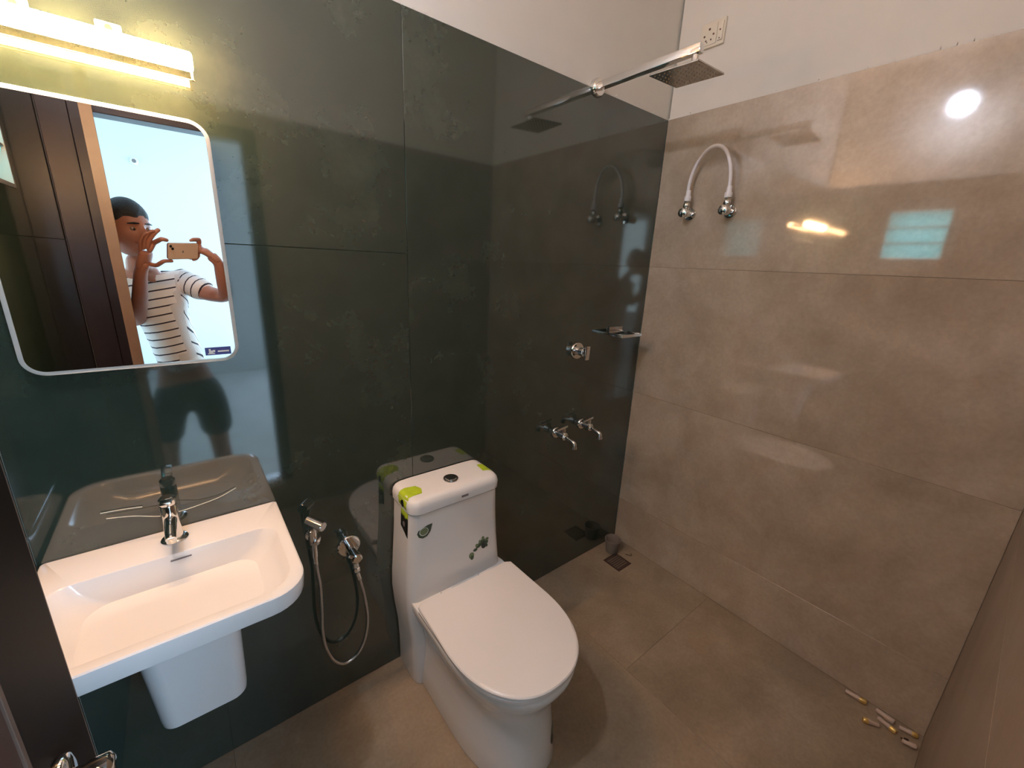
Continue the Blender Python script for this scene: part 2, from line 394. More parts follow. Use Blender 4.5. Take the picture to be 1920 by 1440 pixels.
# the leaf: free edge at P1, hinge at P0
P0 = Vector((-1.926, YF + 0.016, 0)); P1 = Vector((-1.884, -0.722, 0))
dl = (P1 - P0).normalized(); dn = Vector((dl.y, -dl.x, 0))       # dn points to +x, towards the camera side
LL = (P1 - P0).length; LT = 0.028
def lbox(bm, s0, s1, n0, n1, z0, z1, bev=0.0):
    c = P0 + dl * ((s0 + s1) / 2) + dn * ((n0 + n1) / 2)
    obox(bm, (c.x, c.y, (z0 + z1) / 2), dl, dn, (0, 0, 1), s1 - s0, n1 - n0, z1 - z0, bev)
ZB, ZT = 0.205, 1.985
leaf = empty('leaf', (P0.x, P0.y, ZB), parent=door)
def leafpart(name, bm, mt): return obj(name, bm, mt, leaf)
bm = BM(); lbox(bm, 0.0, LL - 0.0012, -LT, -0.003, ZB, ZT); leafpart('core', bm, M['leaf_dark'])
bm = BM(); lbox(bm, LL - 0.0011, LL, -LT, 0.0, ZB, ZT); leafpart('lipping', bm, M['leaf_edge'])
bm = BM(); lbox(bm, LL - 0.095, LL - 0.0012, -0.0028, 0.0, ZB, ZT, 0.0006); leafpart('stile', bm, M['leaf_dark'])
bm = BM(); lbox(bm, 0.003, LL - 0.101, -0.0028, 0.0, ZB, ZT, 0.0006); leafpart('panel', bm, M['leaf'])
bm = BM(); lbox(bm, LL - 0.1005, LL - 0.0955, -0.0028, 0.0015, ZB, ZT, 0.0005); leafpart('bead', bm, M['leaf_edge'])
# lever handle
HS = LL - 0.076; HZ = 1.030
hb = P0 + dl * HS; hb.z = HZ
hd = obj('handle', (lambda bm: (lathe(bm, hb + dn * 0.0005, dn, [(0.022, 0), (0.023, 0.003), (0.022, 0.006), (0.018, 0.008), (0.0095, 0.009), (0.0085, 0.017), (0.010, 0.020), (0.010, 0.032), (0.006, 0.035)]),
     tube(bm, [hb + dn * 0.026 - dl * 0.000, hb + dn * 0.027 - dl * 0.03, hb + dn * 0.027 - dl * 0.075 - Vector((0, 0, .002)), hb + dn * 0.025 - dl * 0.100 - Vector((0, 0, .004))], [0.0085, 0.0088, 0.0083, 0.0070], 16), bm)[-1])(BM()), M['chrome'], leaf)

# ventilator window in the left wall
win = empty('window_1', (XL, (WY0 + WY1) / 2, WZ0), 'small high window with three frosted louvre panes in the left wall', None, None, 'structure')
bm = BM()
xw0, xw1 = XL - 0.060, XL + 0.0015
for q in [(WY0, WY0 + 0.007, WZ0, WZ1), (WY1 - 0.007, WY1, WZ0, WZ1), (WY0 + 0.0072, WY1 - 0.0072, WZ0, WZ0 + 0.012), (WY0 + 0.0072, WY1 - 0.0072, WZ1 - 0.012, WZ1)]:
    box(bm, xw0, xw1, q[0], q[1], q[2], q[3], 0.001)
obj('window_frame', bm, M['win_frame'], win)
for k in (1, 2):
    zc = WZ0 + 0.012 + k * (WZ1 - WZ0 - 0.024) / 3
    bm = BM(); box(bm, XL - 0.030, XL - 0.001, WY0 + 0.0075, WY1 - 0.0075, zc - 0.003, zc + 0.003, 0.001); obj('glazing_bar', bm, M['win_frame'], win)
for k in range(3):
    zc = WZ0 + 0.012 + (k + 0.5) * (WZ1 - WZ0 - 0.024) / 3
    bm = BM(); obox(bm, (XL - 0.020, (WY0 + WY1) / 2, zc), (0, 1, 0), (0.25, 0, 0.97), (0.97, 0, -0.25), WY1 - WY0 - 0.016, 0.090, 0.004, 0.0008)
    obj('pane', bm, M['pane'], win)

# LED bulb on an angled holder, left wall above the window (seen as a reflection in the beige slabs)
bl = Vector((XL + PT * 0 - PT, -0.61, 2.52))
t = empty('wall_bulb', bl, 'cool white round bulb in an angled holder high on the left wall above the window', 'lamp')
bd = Vector((0.84, 0.05, -0.54)).normalized()
bm = BM(); lathe(bm, bl + Vector((0.001, 0, 0)), (1, 0, 0), [(0.036, 0), (0.036, 0.012), (0.026, 0.024)]); obj('holder', bm, M['lamp_white'], t)
bm = BM(); lathe(bm, bl + Vector((0.018, 0, 0)), bd, [(0.022, 0), (0.023, 0.03), (0.034, 0.055), (0.040, 0.085), (0.0405, 0.09)]); obj('bulb_neck', bm, M['lamp_white'], t)
bm = BM(); lathe(bm, bl + Vector((0.018, 0, 0)) + bd * 0.0905, bd, [(0.0405, 0), (0.0405, 0.008), (0.036, 0.022), (0.025, 0.033), (0.01, 0.038)]); obj('bulb_globe', bm, M['bulb'], t)

# ------------------------------------------------------------------ toilet
TX = -1.108
toilet = empty('toilet', (TX, -0.30, 0.0), 'white one-piece toilet with closed lid against the dark green wall', 'toilet')
YW = -0.004
bm = BM()
def tank_ring(z, hw, y1, cx=TX, rf=0.035, rb=0.012): return rr(cx - hw, cx + hw, y1, YW, (rf, rf, rb, rb), z)
cx = TX - 0.010
rings = [tank_ring(0.0, 0.163, -0.150, cx), tank_ring(0.012, 0.166, -0.152, cx), tank_ring(0.12, 0.166, -0.152, cx), tank_ring(0.20, 0.170, -0.155, cx), tank_ring(0.28, 0.180, -0.16, cx), tank_ring(0.36, 0.186, -0.162, cx),
         tank_ring(0.42, 0.184, -0.156, cx), tank_ring(0.50, 0.178, -0.151, cx), tank_ring(0.60, 0.171, -0.151, cx), tank_ring(0.690, 0.167, -0.152, cx), tank_ring(0.693, 0.163, -0.148, cx)]
loft(bm, rings)
def dring(z, hw, yb, yf, rb=0.03, n=56, e=2.35, taper=1.0, ymid=None):
    """D outline: straight back at yb, sides to ymid, superelliptic front to yf"""
    ymid = ymid if ymid is not None else yb + (yf - yb) * 0.45
    pts = []
    k = n // 2
    for i in range(k + 1):                      # front half from +x side round to -x side
        a = PI * i / k
        c, s = math.cos(a), math.sin(a)
        pts.append(Vector((TX + hw * math.copysign(abs(c) ** (2 / e), c), ymid + (yf - ymid) * abs(s) ** (2 / e), z)))
    hb_ = hw * taper
    m_ = n - k - 1
    for i in range(1, m_ + 1):                  # back: up the left side, across, down the right side
        f = i / (m_ + 1)
        L1 = abs(ymid - yb); tot = 2 * L1 + 2 * hb_; d = f * tot
        if d < L1:
            q = d / L1; pts.append(Vector((TX - (hw + (hb_ - hw) * q), ymid + (yb - ymid) * q, z)))
        elif d < L1 + 2 * hb_:
            q = (d - L1) / (2 * hb_); pts.append(Vector((TX - hb_ + 2 * hb_ * q, yb, z)))
        else:
            q = (d - L1 - 2 * hb_) / L1; pts.append(Vector((TX + hb_ + (hw - hb_) * q, yb + (ymid - yb) * q, z)))
    return pts
rings = [dring(0.0, 0.150, -0.12, -0.610), dring(0.010, 0.153, -0.12, -0.612), dring(0.08, 0.146, -0.12, -0.603), dring(0.16, 0.140, -0.12, -0.592), dring(0.22, 0.143, -0.12, -0.590),
         dring(0.27, 0.155, -0.12, -0.605), dring(0.31, 0.173, -0.12, -0.628), dring(0.345, 0.184, -0.12, -0.644), dring(0.368, 0.187, -0.12, -0.648), dring(0.374, 0.184, -0.12, -0.645)]
loft(bm, rings)
body = obj('body', bm, M['ceramic'], toilet)
sub = body.modifiers.new('soft', 'BEVEL'); sub.width = 0.004; sub.segments = 2; sub.limit_method = 'ANGLE'; sub.angle_limit = math.radians(50)
bm = BM()
rings = [tank_ring(0.6945, 0.164, -0.150, cx), tank_ring(0.697, 0.171, -0.157, cx), tank_ring(0.720, 0.172, -0.158, cx), tank_ring(0.733, 0.169, -0.153, cx, 0.034), tank_ring(0.741, 0.162, -0.145, cx, 0.03), tank_ring(0.7445, 0.150, -0.132, cx, 0.024), tank_ring(0.7455, 0.12, -0.11, cx, 0.02)]
loft(bm, rings); lid = obj('cistern_lid', bm, M['ceramic'], toilet)
bc = Vector((-1.112, -0.088, 0.7455))
bm = BM(); lathe(bm, bc, (0, 0, 1), [(0.024, 0), (0.026, 0.002), (0.025, 0.005), (0.0215, 0.0055)]); bt = obj('flush_button', bm, M['brushed'], toilet)
bm = BM(); lathe(bm, bc + Vector((0, 0, 0.0058)), (0, 0, 1), [(0.0205, 0), (0.0200, 0.002), (0.015, 0.003), (0.004, 0.0022)]); obj('button_cap', bm, M['chrome'], bt)
# seat ring, then lid
bm = BM()
rings = [dring(0.3755, 0.182, -0.200, -0.640), dring(0.3765, 0.187, -0.200, -0.646), dring(0.386, 0.188, -0.200, -0.647), dring(0.388, 0.186, -0.202, -0.645)]
loft(bm, rings); obj('seat', bm, M['plastic'], toilet)
bm = BM()
def lring(z, d): return dring(z, 0.193 - d, -0.192 - d * 0.5, -0.650 + d, taper=0.965, e=2.25)
rings = [lring(0.3905, 0.006), lring(0.3915, 0.0005), lring(0.397, 0.0), lring(0.4005, 0.003), lring(0.4018, 0.010)]
loft(bm, rings); obj('lid', bm, M['plastic'], toilet)
for s in (-1, 1):
    bm = BM(); cyl(bm, (TX + s * 0.075 - 0.02, -0.187, 0.387), (TX + s * 0.075 + 0.02, -0.187, 0.387), 0.010, 16, 0.002)
    obj('hinge', bm, M['plastic'], toilet)
# stickers
X_, Z_, NY = (1, 0, 0), (0, 0, 1), (0, -1, 0)
def ell(a, b_, n=20, rot=0, ox=0, oy=0): return [(ox + a * math.cos(t) * math.cos(rot) - b_ * math.sin(t) * math.sin(rot), oy + a * math.cos(t) * math.sin(rot) + b_ * math.sin(t) * math.cos(rot)) for t in [2 * PI * i / n for i in range(n)]]
leafshape = [(-0.024, -0.004), (-0.019, -0.016), (-0.006, -0.023), (0.009, -0.020), (0.021, -0.006), (0.028, 0.021), (0.010, 0.020), (-0.008, 0.014), (-0.020, 0.008)]
s1 = decal('sticker', body, leafshape, (-1.244, -0.15, 0.628), X_, Z_, NY, M['sticker_green'], toilet, label='dark green leaf-shaped sticker')
decal('sticker_ring', body, ell(0.0155, 0.0145), (-1.246, -0.15, 0.629), X_, Z_, NY, M['sticker_white'], toilet, off=0.0011)
decal('sticker_disc', body, ell(0.0135, 0.0125), (-1.246, -0.15, 0.630), X_, Z_, NY, M['sticker_mid'], toilet, off=0.0016)
# cluster sticker of small blobs
for k, (dx, dz, a, b_, mm_) in enumerate([(-0.040, -0.020, 0.011, 0.012, 'sticker_mid'), (-0.038, -0.029, 0.007, 0.009, 'sticker_green'), (-0.024, -0.004, 0.009, 0.006, 'sticker_green'), (-0.012, 0.006, 0.010, 0.007, 'sticker_green'), (-0.018, 0.012, 0.006, 0.006, 'sticker_mid'), (-0.002, 0.012, 0.010, 0.009, 'sticker_green'), (-0.005, 0.022, 0.005, 0.007, 'sticker_mid'), (0.008, 0.018, 0.010, 0.011, 'sticker_green'), (0.008, 0.031, 0.006, 0.008, 'sticker_mid'), (0.012, 0.002, 0.011, 0.014, 'sticker_black'), (0.022, 0.010, 0.009, 0.008, 'sticker_green'), (0.026, 0.021, 0.007, 0.007, 'sticker_mid'), (0.024, -0.004, 0.005, 0.006, 'sticker_green')]):
    decal('sticker_blob', body, ell(a, b_, 12), (-1.025 + dx, -0.15, 0.478 + dz), X_, Z_, NY, M[mm_], toilet, off=0.0006 + 0.0001 * k)
decal('print_mark', lid, [(-0.013, -0.004), (0.013, -0.004), (0.013, 0.004), (-0.013, 0.004)], (-1.098, -0.15, 0.712), X_, Z_, NY, M['grey_print'], toilet, label='small grey lettering on the cistern lid')
# lime label folded over the left top corner, black field below
NX = (-1, 0, 0)
decal('lime_label', lid, [(-0.052, -0.028), (0.012, -0.030), (0.022, -0.002), (0.012, 0.022), (-0.02, 0.030), (-0.052, 0.030)], (-1.245, -0.088, 0.745), (1, 0, 0), (0, 1, 0), (-0.35, 0, 1), M['sticker_lime'], toilet, label='lime green sticker folded over the left corner of the lid')
decal('lime_label', lid, [(-0.026, -0.026), (0.030, -0.026), (0.030, 0.020), (-0.026, 0.020)], (-1.28, -0.092, 0.720), (0, -1, 0), Z_, (-1, 0, 0.12), M['sticker_lime'], toilet, label='lime green sticker side')
decal('lime_label', body, [(-0.020, -0.012), (0.030, -0.018), (0.030, 0.010), (-0.020, 0.010)], (-1.28, -0.092, 0.682), (0, -1, 0), Z_, NX, M['sticker_lime'], toilet)
decal('label_disc', lid, ell(0.011, 0.012), (-1.28, -0.094, 0.716), (0, -1, 0), Z_, (-1, 0, 0.05), M['sticker_black'], toilet, off=0.0013, label='black roundel on the lime sticker')
decal('black_label', body, [(-0.020, -0.038), (0.000, -0.046), (0.030, -0.062), (0.030, 0.006), (-0.020, 0.012)], (-1.28, -0.092, 0.664), (0, -1, 0), Z_, NX, M['sticker_black'], toilet, label='black label below the lime sticker')
decal('label_disc', body, ell(0.008, 0.009), (-1.28, -0.096, 0.642), (0, -1, 0), Z_, NX, M['grey_print'], toilet, off=0.0013)
decal('lime_label', lid, [(-0.010, -0.022), (0.026, -0.030), (0.030, 0.026), (-0.004, 0.028)], (-0.978, -0.078, 0.745), (1, 0, 0), (0, 1, 0), (0.3, 0, 1), M['sticker_lime'], toilet, label='lime green sticker on the right corner of the lid')
# oval leaf sticker low on the front
fn = Vector((0.35, -1, 0)).normalized(); fu = Vector((1, 0.35, 0)).normalized()
decal('sticker', body, ell(0.018, 0.030, 20, -0.35), (-1.036, -0.59, 0.085), fu, Z_, fn, M['sticker_green'], toilet, label='oval dark green leaf sticker low on the front')
decal('sticker_disc', body, ell(0.010, 0.014, 16, -0.35), (-1.032, -0.59, 0.096), fu, Z_, fn, M['sticker_mid'], toilet, off=0.0012)
decal('sticker_disc', body, ell(0.010, 0.012, 16, -0.35), (-1.042, -0.59, 0.070), fu, Z_, fn, M['sticker_black'], toilet, off=0.0012)

# ------------------------------------------------------------------ wash basin
BXC = -1.846; BHW = 0.225; BZ = 0.794; BD = 0.388
basin = empty('wash_basin', (BXC, -0.02, 0.40), 'white ceramic wall-hung wash basin with half pedestal under the mirror', 'basin')
def bring(z, hw, y1, y0=-0.001, rf=0.070, rb=0.007, cx=BXC): return rr(cx - hw, cx + hw, y1, y0, (rf, rf, rb, rb), z, 9)
bm = BM()
outer = [bring(0.735, 0.150, -0.27), bring(0.737, 0.185, -0.325), bring(0.743, 0.214, -0.372), bring(0.750, 0.2215, -0.383), bring(0.760, 0.2235, -0.386), bring(0.785, 0.225, -BD), bring(0.7915, 0.2245, -BD + 0.0005, rf=0.0695), bring(BZ, 0.2215, -BD + 0.0035, -0.004, 0.067, 0.006)]
inner = []
def iring(x0, x1, yf, yb, rf, rb, z): return rr(x0, x1, yf, yb, (rf, rf, rb, rb), z, 9)
inner.append(iring(BXC - 0.203, BXC + 0.203, -0.3655, -0.113, 0.060, 0.045, BZ + 0.0003))
inner.append(iring(BXC - 0.2005, BXC + 0.2005, -0.363, -0.1165, 0.060, 0.045, BZ - 0.0015))
K = 12
for k in range(1, K + 1):
    t_ = k / K
    hw = 0.197 * (1 - t_) ** 0.85 + 0.030 if t_ < 1 else 0.030
    hw = 0.197 + (0.030 - 0.197) * (t_ ** 1.25)
    yf = -0.360 + (0.360 - 0.222) * (t_ ** 1.15)
    yb = -0.120 + (0.120 - 0.164) * (t_ ** 1.1)
    z = BZ - 0.004 - 0.088 * (math.sin(t_ * PI / 2) ** 0.75)
    q = min((yb - yf) / 2 * 0.98, hw * 0.98)
    inner.append(iring(BXC - hw, BXC + hw, yf, yb, min(0.058, q), min(0.046 + 0.0 * t_, q), z))
loft(bm, outer + inner)
bs = obj('bowl', bm, M['ceramic'], basin)
ZD = BZ - 0.004 - 0.088
dc = Vector((BXC, -0.193, ZD))
bm = BM()
lathe(bm, dc + Vector((0, 0, 0.0002)), (0, 0, 1), [(0.0315, -0.004), (0.0335, 0.0015), (0.031, 0.003), (0.024, 0.0015), (0.0205, -0.002), (0.0205, -0.006)], 36)
dr = obj('drain', bm, M['brushed'], basin)
bm = BM(); lathe(bm, dc + Vector((0, 0, -0.0016)), (0, 0, 1), [(0.0200, 0), (0.0200, 0.0008)], 28)
for a in range(0): pass
obj('drain_well', bm, M['dark'], dr)
bm = BM()
for a in (0.3, 0.3 + PI / 3, 0.3 + 2 * PI / 3):
    u = Vector((math.cos(a), math.sin(a), 0)); obox(bm, dc + Vector((0, 0, 0.0008)), u, (-u.y, u.x, 0), (0, 0, 1), 0.040, 0.0035, 0.0022)
lathe(bm, dc + Vector((0, 0, 0.0006)), (0, 0, 1), [(0.006, 0), (0.006, 0.003), (0.003, 0.004)], 16)
obj('drain_grate', bm, M['chrome'], dr)
# half pedestal
bm = BM()
pr = [(0.405, 0.078, -0.205, 0.030), (0.409, 0.083, -0.211, 0.032), (0.43, 0.085, -0.216, 0.034), (0.55, 0.088, -0.240, 0.036), (0.66, 0.091, -0.262, 0.038), (0.7345, 0.094, -0.275, 0.04)]
loft(bm, [rr(-1.838 - hw, -1.838 + hw, yf, -0.002, (rf, rf, 0.006, 0.006), z, 8) for z, hw, yf, rf in pr])
obj('half_pedestal', bm, M['ceramic'], basin)
bm = BM(); obox(bm, (BXC + 0.004, -0.1215, BZ - 0.0125), (1, 0, 0), (0, -0.3, 0.95), (0, -0.95, -0.3), 0.030, 0.003, 0.0012)
# small print mark below the tap
decal('print_mark', bs, [(-0.019, -0.0022), (-0.004, -0.0022), (-0.001, 0.0010), (0.019, -0.0015), (0.019, 0.0024), (-0.019, 0.0024)], (BXC + 0.012, -0.122, BZ - 0.014), X_, (0, -0.25, 1), (0, -1, 0.4), M['grey_print'], basin, label='small grey maker lettering inside the bowl'); bm.free()

# basin tap
fb = Vector((-1.843, -0.052, BZ))
tap = empty('basin_tap', fb, 'chrome single-lever pillar tap standing on the wash basin ledge', 'tap')
bm = BM(); lathe(bm, fb + Vector((0, 0, 0.0002)), (0, 0, 1), [(0.0255, 0), (0.0265, 0.002), (0.024, 0.005), (0.018, 0.0065)], 36); obj('base_ring', bm, M['chrome'], tap)
bm = BM(); lathe(bm, fb + Vector((0, 0, 0.006)), (0, 0, 1), [(0.0175, 0), (0.0170, 0.02), (0.0165, 0.084), (0.0155, 0.087)], 32); obj('tap_body', bm, M['chrome'], tap)
bm = BM(); tube(bm, [fb + Vector((0, -0.008, 0.056)), fb + Vector((0, -0.04, 0.060)), fb + Vector((0, -0.075, 0.055)), fb + Vector((0, -0.088, 0.050))], [0.0125, 0.0115, 0.0105, 0.010], 18)
lathe(bm, fb + Vector((0, -0.082, 0.053)), (0, 0, -1), [(0.0095, 0), (0.0095, 0.012), (0.007, 0.0125)], 18); obj('spout', bm, M['chrome'], tap)
bm = BM(); lathe(bm, fb + Vector((0, 0, 0.0935)), (0, 0, 1), [(0.0155, 0), (0.0165, 0.004), (0.0162, 0.014), (0.012, 0.019)], 28)
obox(bm, fb + Vector((0, -0.026, 0.113)), (1, 0, 0), (0, -0.96, 0.28), (0, 0.28, 0.96), 0.022, 0.064, 0.0065, 0.0025, 2); obj('lever', bm, M['chrome'], tap)
# packing thread caught on the tap
for pts, lb in [([(-1.954, -0.010, 0.867), (-1.909, -0.016, 0.860), (-1.862, -0.030, 0.850), (-1.828, -0.031, 0.850), (-1.79, -0.016, 0.846), (-1.745, -0.008, 0.850), (-1.708, -0.005, 0.863)], 'long pale packing thread curving behind the basin tap'),
                ([(-1.962, -0.004, 0.880), (-1.925, -0.004, 0.877), (-1.892, -0.004, 0.872)], 'short pale packing thread on the green wall left of the basin tap')]:
    bm = BM(); tube(bm, spline(pts, 8), 0.0009, 6); tag(obj('packing_thread', bm, M['thread'], origin=pts[0]), lb, 'thread', 'packing threads by the basin tap')

# ------------------------------------------------------------------ mirror and lamp
MX0, MX1, MZ0, MZ1 = -2.014, -1.659, 1.206, 1.714
mir = empty('wall_mirror', ((MX0 + MX1) / 2, 0, MZ0), 'rounded rectangular mirror with a thin pale border above the basin', 'mirror')
def mring(y, d, rad=0.036): return [Vector((p.x, y, p.y)) for p in rr(MX0 + d, MX1 - d, MZ0 + d, MZ1 - d, (rad - d,) * 4, 0, 10)]
bm = BM(); loft(bm, [mring(-0.001, 0.004), mring(-0.014, 0.004)]); obj('backing', bm, M['lamp_white'], mir)
bm = BM()
loft(bm, [mring(-0.0145, 0.0), mring(-0.0185, 0.0), mring(-0.0195, 0.0015), mring(-0.0205, 0.0075), mring(-0.0145, 0.0076)], False, False); obj('bevelled_edge', bm, M['mirror_edge'], mir)
bm = BM(); loft(bm, [mring(-0.0146, 0.0078), mring(-0.0203, 0.0078)]); obj('mirror_glass', bm, M['silver'], mir, smooth=False)
bm = BM(); box(bm, -1.726, -1.676, -0.0212, -0.0205, 1.222, 1.240); st = obj('mirror_sticker', bm, M['sticker_blue'], mir, smooth=False); st['label'] = 'small blue sticker with white print on the mirror'
bm = BM()
for q in [(-1.702, -1.680, 1.2285, 1.2318), (-1.719, -1.715, 1.226, 1.237), (-1.715, -1.711, 1.226, 1.233), (-1.711, -1.707, 1.229, 1.234), (-1.721, -1.708, 1.2245, 1.227)]: box(bm, q[0], q[1], -0.0216, -0.0213, q[2], q[3])
obj('sticker_print', bm, M['sticker_white'], st, smooth=False)

lx0, lx1, lz = -2.006, -1.672, 1.808
lamp = empty('vanity_lamp', ((lx0 + lx1) / 2, 0, lz), 'warm glowing LED bar lamp on the green wall above the mirror', 'lamp')
bm = BM(); box(bm, lx0, lx1, -0.0370, -0.0340, lz - 0.0265, lz - 0.0245, 0.0004); box(bm, lx0, lx1, -0.0335, -0.0310, lz - 0.008, lz + 0.008, 0.0005)
for xb in (lx0 + 0.003, lx1 - 0.003): box(bm, xb - 0.002, xb + 0.002, -0.0370, -0.0310, lz - 0.0265, lz + 0.006, 0.0004)
obj('housing', bm, M['lamp_body'], lamp)
bm = BM(); cyl(bm, (lx0 + 0.001, -0.051, lz + 0.001), (lx1 - 0.001, -0.051, lz + 0.001), 0.0165, 28, 0.003); obj('diffuser', bm, M['diffuser'], lamp)
for xb in (-1.790, -1.905):
    bm = BM(); obox(bm, (xb, -0.032, lz + 0.024), (1, 0, 0), (0, 1, 0), (0, 0, 1), 0.036, 0.006, 0.024, 0.0025, 2)
    obox(bm, (xb, -0.0165, lz + 0.006), (1, 0, 0), (0, 1, 0), (0, 0, 1), 0.022, 0.0265, 0.012, 0.001)
    br = obj('bracket', bm, M['lamp_white'], lamp)
    bm = BM(); cyl(bm, (xb, -0.0352, lz + 0.026), (xb, -0.0375, lz + 0.026), 0.0055, 14); obj('screw', bm, M['drain'], br)

# ------------------------------------------------------------------ rain shower
sx, sz = -0.458, 2.085
sh = empty('rain_shower', (sx, 0, sz), 'chrome square rain shower head on a long wall arm near the ceiling corner', 'shower')
bm = BM(); lathe(bm, (sx, 0.0085, sz), (0, -1, 0), [(0.031, 0), (0.031, 0.012), (0.026, 0.020), (0.013, 0.022)], 32); obj('wall_flange', bm, M['chrome'], sh)
bm = BM(); box(bm, sx - 0.012, sx + 0.012, -0.395, -0.010, sz - 0.009, sz + 0.015, 0.002, 2); obj('arm', bm, M['chrome'], sh)
bm = BM(); cyl(bm, (sx, -0.378, sz - 0.010), (sx, -0.378, 2.045), 0.010, 20, 0.001); lathe(bm, (sx, -0.378, 2.055), (0, 0, -1), [(0.013, 0), (0.016, 0.006), (0.013, 0.014)], 20); obj('ball_joint', bm, M['chrome'], sh)
hc = Vector((sx + 0.012, -0.348, 2.034)); a1 = Vector((0.985, 0.03, 0.06)).normalized(); n1 = Vector((-0.06, -0.02, 1)).normalized(); a2 = n1.cross(a1).normalized(); a1 = a2.cross(n1)
bm = BM(); obox(bm, hc + n1 * 0.002, a1, a2, n1, 0.158, 0.158, 0.006, 0.0015); hp = obj('shower_head', bm, M['brushed'], sh)
bm = BM()
for i in range(9):
    for j in range(9):
        p = hc - n1 * 0.0012 + a1 * (i - 4) * 0.0165 + a2 * (j - 4) * 0.0165
        lathe(bm, p, -n1, [(0.0020, 0), (0.0014, 0.0015)], 8)
nz = obj('nozzles', bm, M['lamp_body'], hp); nz['kind'] = 'stuff'

# ------------------------------------------------------------------ wall fittings
def rose(bm, p, d, r, h=0.008): lathe(bm, p, d, [(r, 0), (r, h * 0.5), (r * 0.93, h * 0.85), (r * 0.55, h)], 32)
# concealed diverter
dv = empty('shower_mixer', (-0.447, 0, 1.115), 'round chrome shower diverter with lever on the green wall below the shower', 'tap')
bm = BM(); rose(bm, (-0.447, -0.0005, 1.115), (0, -1, 0), 0.037, 0.010); obj('wall_plate', bm, M['chrome'], dv)
bm = BM(); cyl(bm, (-0.447, -0.010, 1.115), (-0.447, -0.046, 1.115), 0.0185, 28, 0.002); obj('knob', bm, M['chrome'], dv)
bm = BM(); obox(bm, (-0.437, -0.052, 1.112), (1, 0, -0.05), (0, 1, 0), (0.05, 0, 1), 0.024, 0.010, 0.060, 0.003, 2); obj('lever', bm, M['chrome'], dv)
# two bib taps
def bib(x, z, label):
    b_ = empty('wall_tap', (x, 0, z), label, 'tap', 'pair of wall taps beside the toilet')
    bm = BM(); rose(bm, (x, -0.0005, z), (0, -1, 0), 0.025, 0.008); obj('wall_flange', bm, M['chrome'], b_)
    bm = BM(); cyl(bm, (x, -0.008, z), (x, -0.055, z), 0.0125, 22, 0.001); lathe(bm, (x, -0.030, z), (0, -1, 0), [(0.0125, 0), (0.0175, 0.004), (0.0175, 0.030), (0.0135, 0.034)], 24); obj('tap_body', bm, M['chrome'], b_)
    bm = BM(); tube(bm, spline([(x, -0.052, z), (x, -0.075, z - 0.003), (x, -0.106, z - 0.009), (x, -0.115, z - 0.016), (x, -0.116, z - 0.026)], 5), 0.0095, 14); lathe(bm, (x, -0.116, z - 0.022), (0, 0, -1), [(0.0115, 0), (0.012, 0.012), (0.009, 0.0125)], 18); obj('spout', bm, M['chrome'], b_)
    bm = BM(); cyl(bm, (x, -0.045, z + 0.012), (x, -0.045, z + 0.034), 0.0105, 18, 0.001); obox(bm, (x - 0.016, -0.050, z + 0.040), (0.97, 0.0, 0.12), (0, 1, 0), (-0.12, 0, 0.97), 0.064, 0.016, 0.010, 0.003, 2); obj('lever', bm, M['chrome'], b_)
    return b_
b1 = bib(-0.535, 0.757, 'chrome wall tap nearer to the toilet, left one of the pair')
b2 = copy_tree(b1); b2.location = (-0.374, 0, 0.765); b2['label'] = 'chrome wall tap nearer to the room corner, right one of the pair'
# soap shelf
sp = empty('soap_dish', (-0.21, 0, 1.175), 'small chrome soap shelf on the green wall next to the corner', 'soap dish')
bm = BM(); box(bm, -0.252, -0.160, -0.010, -0.0005, 1.178, 1.206, 0.002, 2); obj('wall_plate', bm, M['brushed'], sp)
bm = BM(); box(bm, -0.258, -0.118, -0.085, -0.010, 1.168, 1.174, 0.002, 2); box(bm, -0.258, -0.118, -0.088, -0.084, 1.168, 1.181, 0.001); box(bm, -0.258, -0.254, -0.084, -0.010, 1.1742, 1.181, 0.001); box(bm, -0.122, -0.118, -0.084, -0.010, 1.1742, 1.181, 0.001); obj('tray', bm, M['chrome'], sp)

# ------------------------------------------------------------------ health faucet
hf = empty('health_faucet', (-1.535, 0, 0.66), 'chrome hand spray with steel hose hanging in its holder beside the basin', 'hand spray')
bm = BM(); rose(bm, (-1.541, -0.0005, 0.652), (0, -1, 0), 0.019, 0.007); cyl(bm, (-1.541, -0.007, 0.652), (-1.541, -0.022, 0.652), 0.009, 16); lathe(bm, (-1.541, -0.036, 0.642), (0.1, 0, 1), [(0.0165, 0), (0.0175, 0.002), (0.0175, 0.020), (0.0165, 0.022)], 22); obj('holder', bm, M['chrome'], hf)
bm = BM(); tube(bm, spline([(-1.5440, -0.040, 0.598), (-1.5425, -0.038, 0.635), (-1.542, -0.036, 0.672), (-1.542, -0.040, 0.700), (-1.537, -0.052, 0.716)], 5), [0.0085] * 6 + [0.0105] * 10 + [0.013] * 5, 16)
obox(bm, (-1.550, -0.052, 0.672), (1, 0, 0), (0, 1, 0.25), (0, -0.25, 1), 0.011, 0.006, 0.055, 0.002, 2); obj('spray_body', bm, M['chrome'], hf)
bm = BM(); cyl(bm, (-1.553, -0.032, 0.722), (-1.522, -0.078, 0.712), 0.0145, 24, 0.002); obj('spray_head', bm, M['chrome'], hf)
bm = BM()
hp_ = spline([(-1.544, -0.040, 0.600), (-1.543, -0.045, 0.55), (-1.540, -0.050, 0.49), (-1.543, -0.050, 0.40), (-1.546, -0.050, 0.33), (-1.540, -0.050, 0.255), (-1.519, -0.050, 0.190), (-1.487, -0.050, 0.160), (-1.449, -0.050, 0.172), (-1.420, -0.050, 0.220), (-1.407, -0.050, 0.295), (-1.412, -0.050, 0.387), (-1.424, -0.049, 0.464), (-1.430, -0.048, 0.492)], 14)
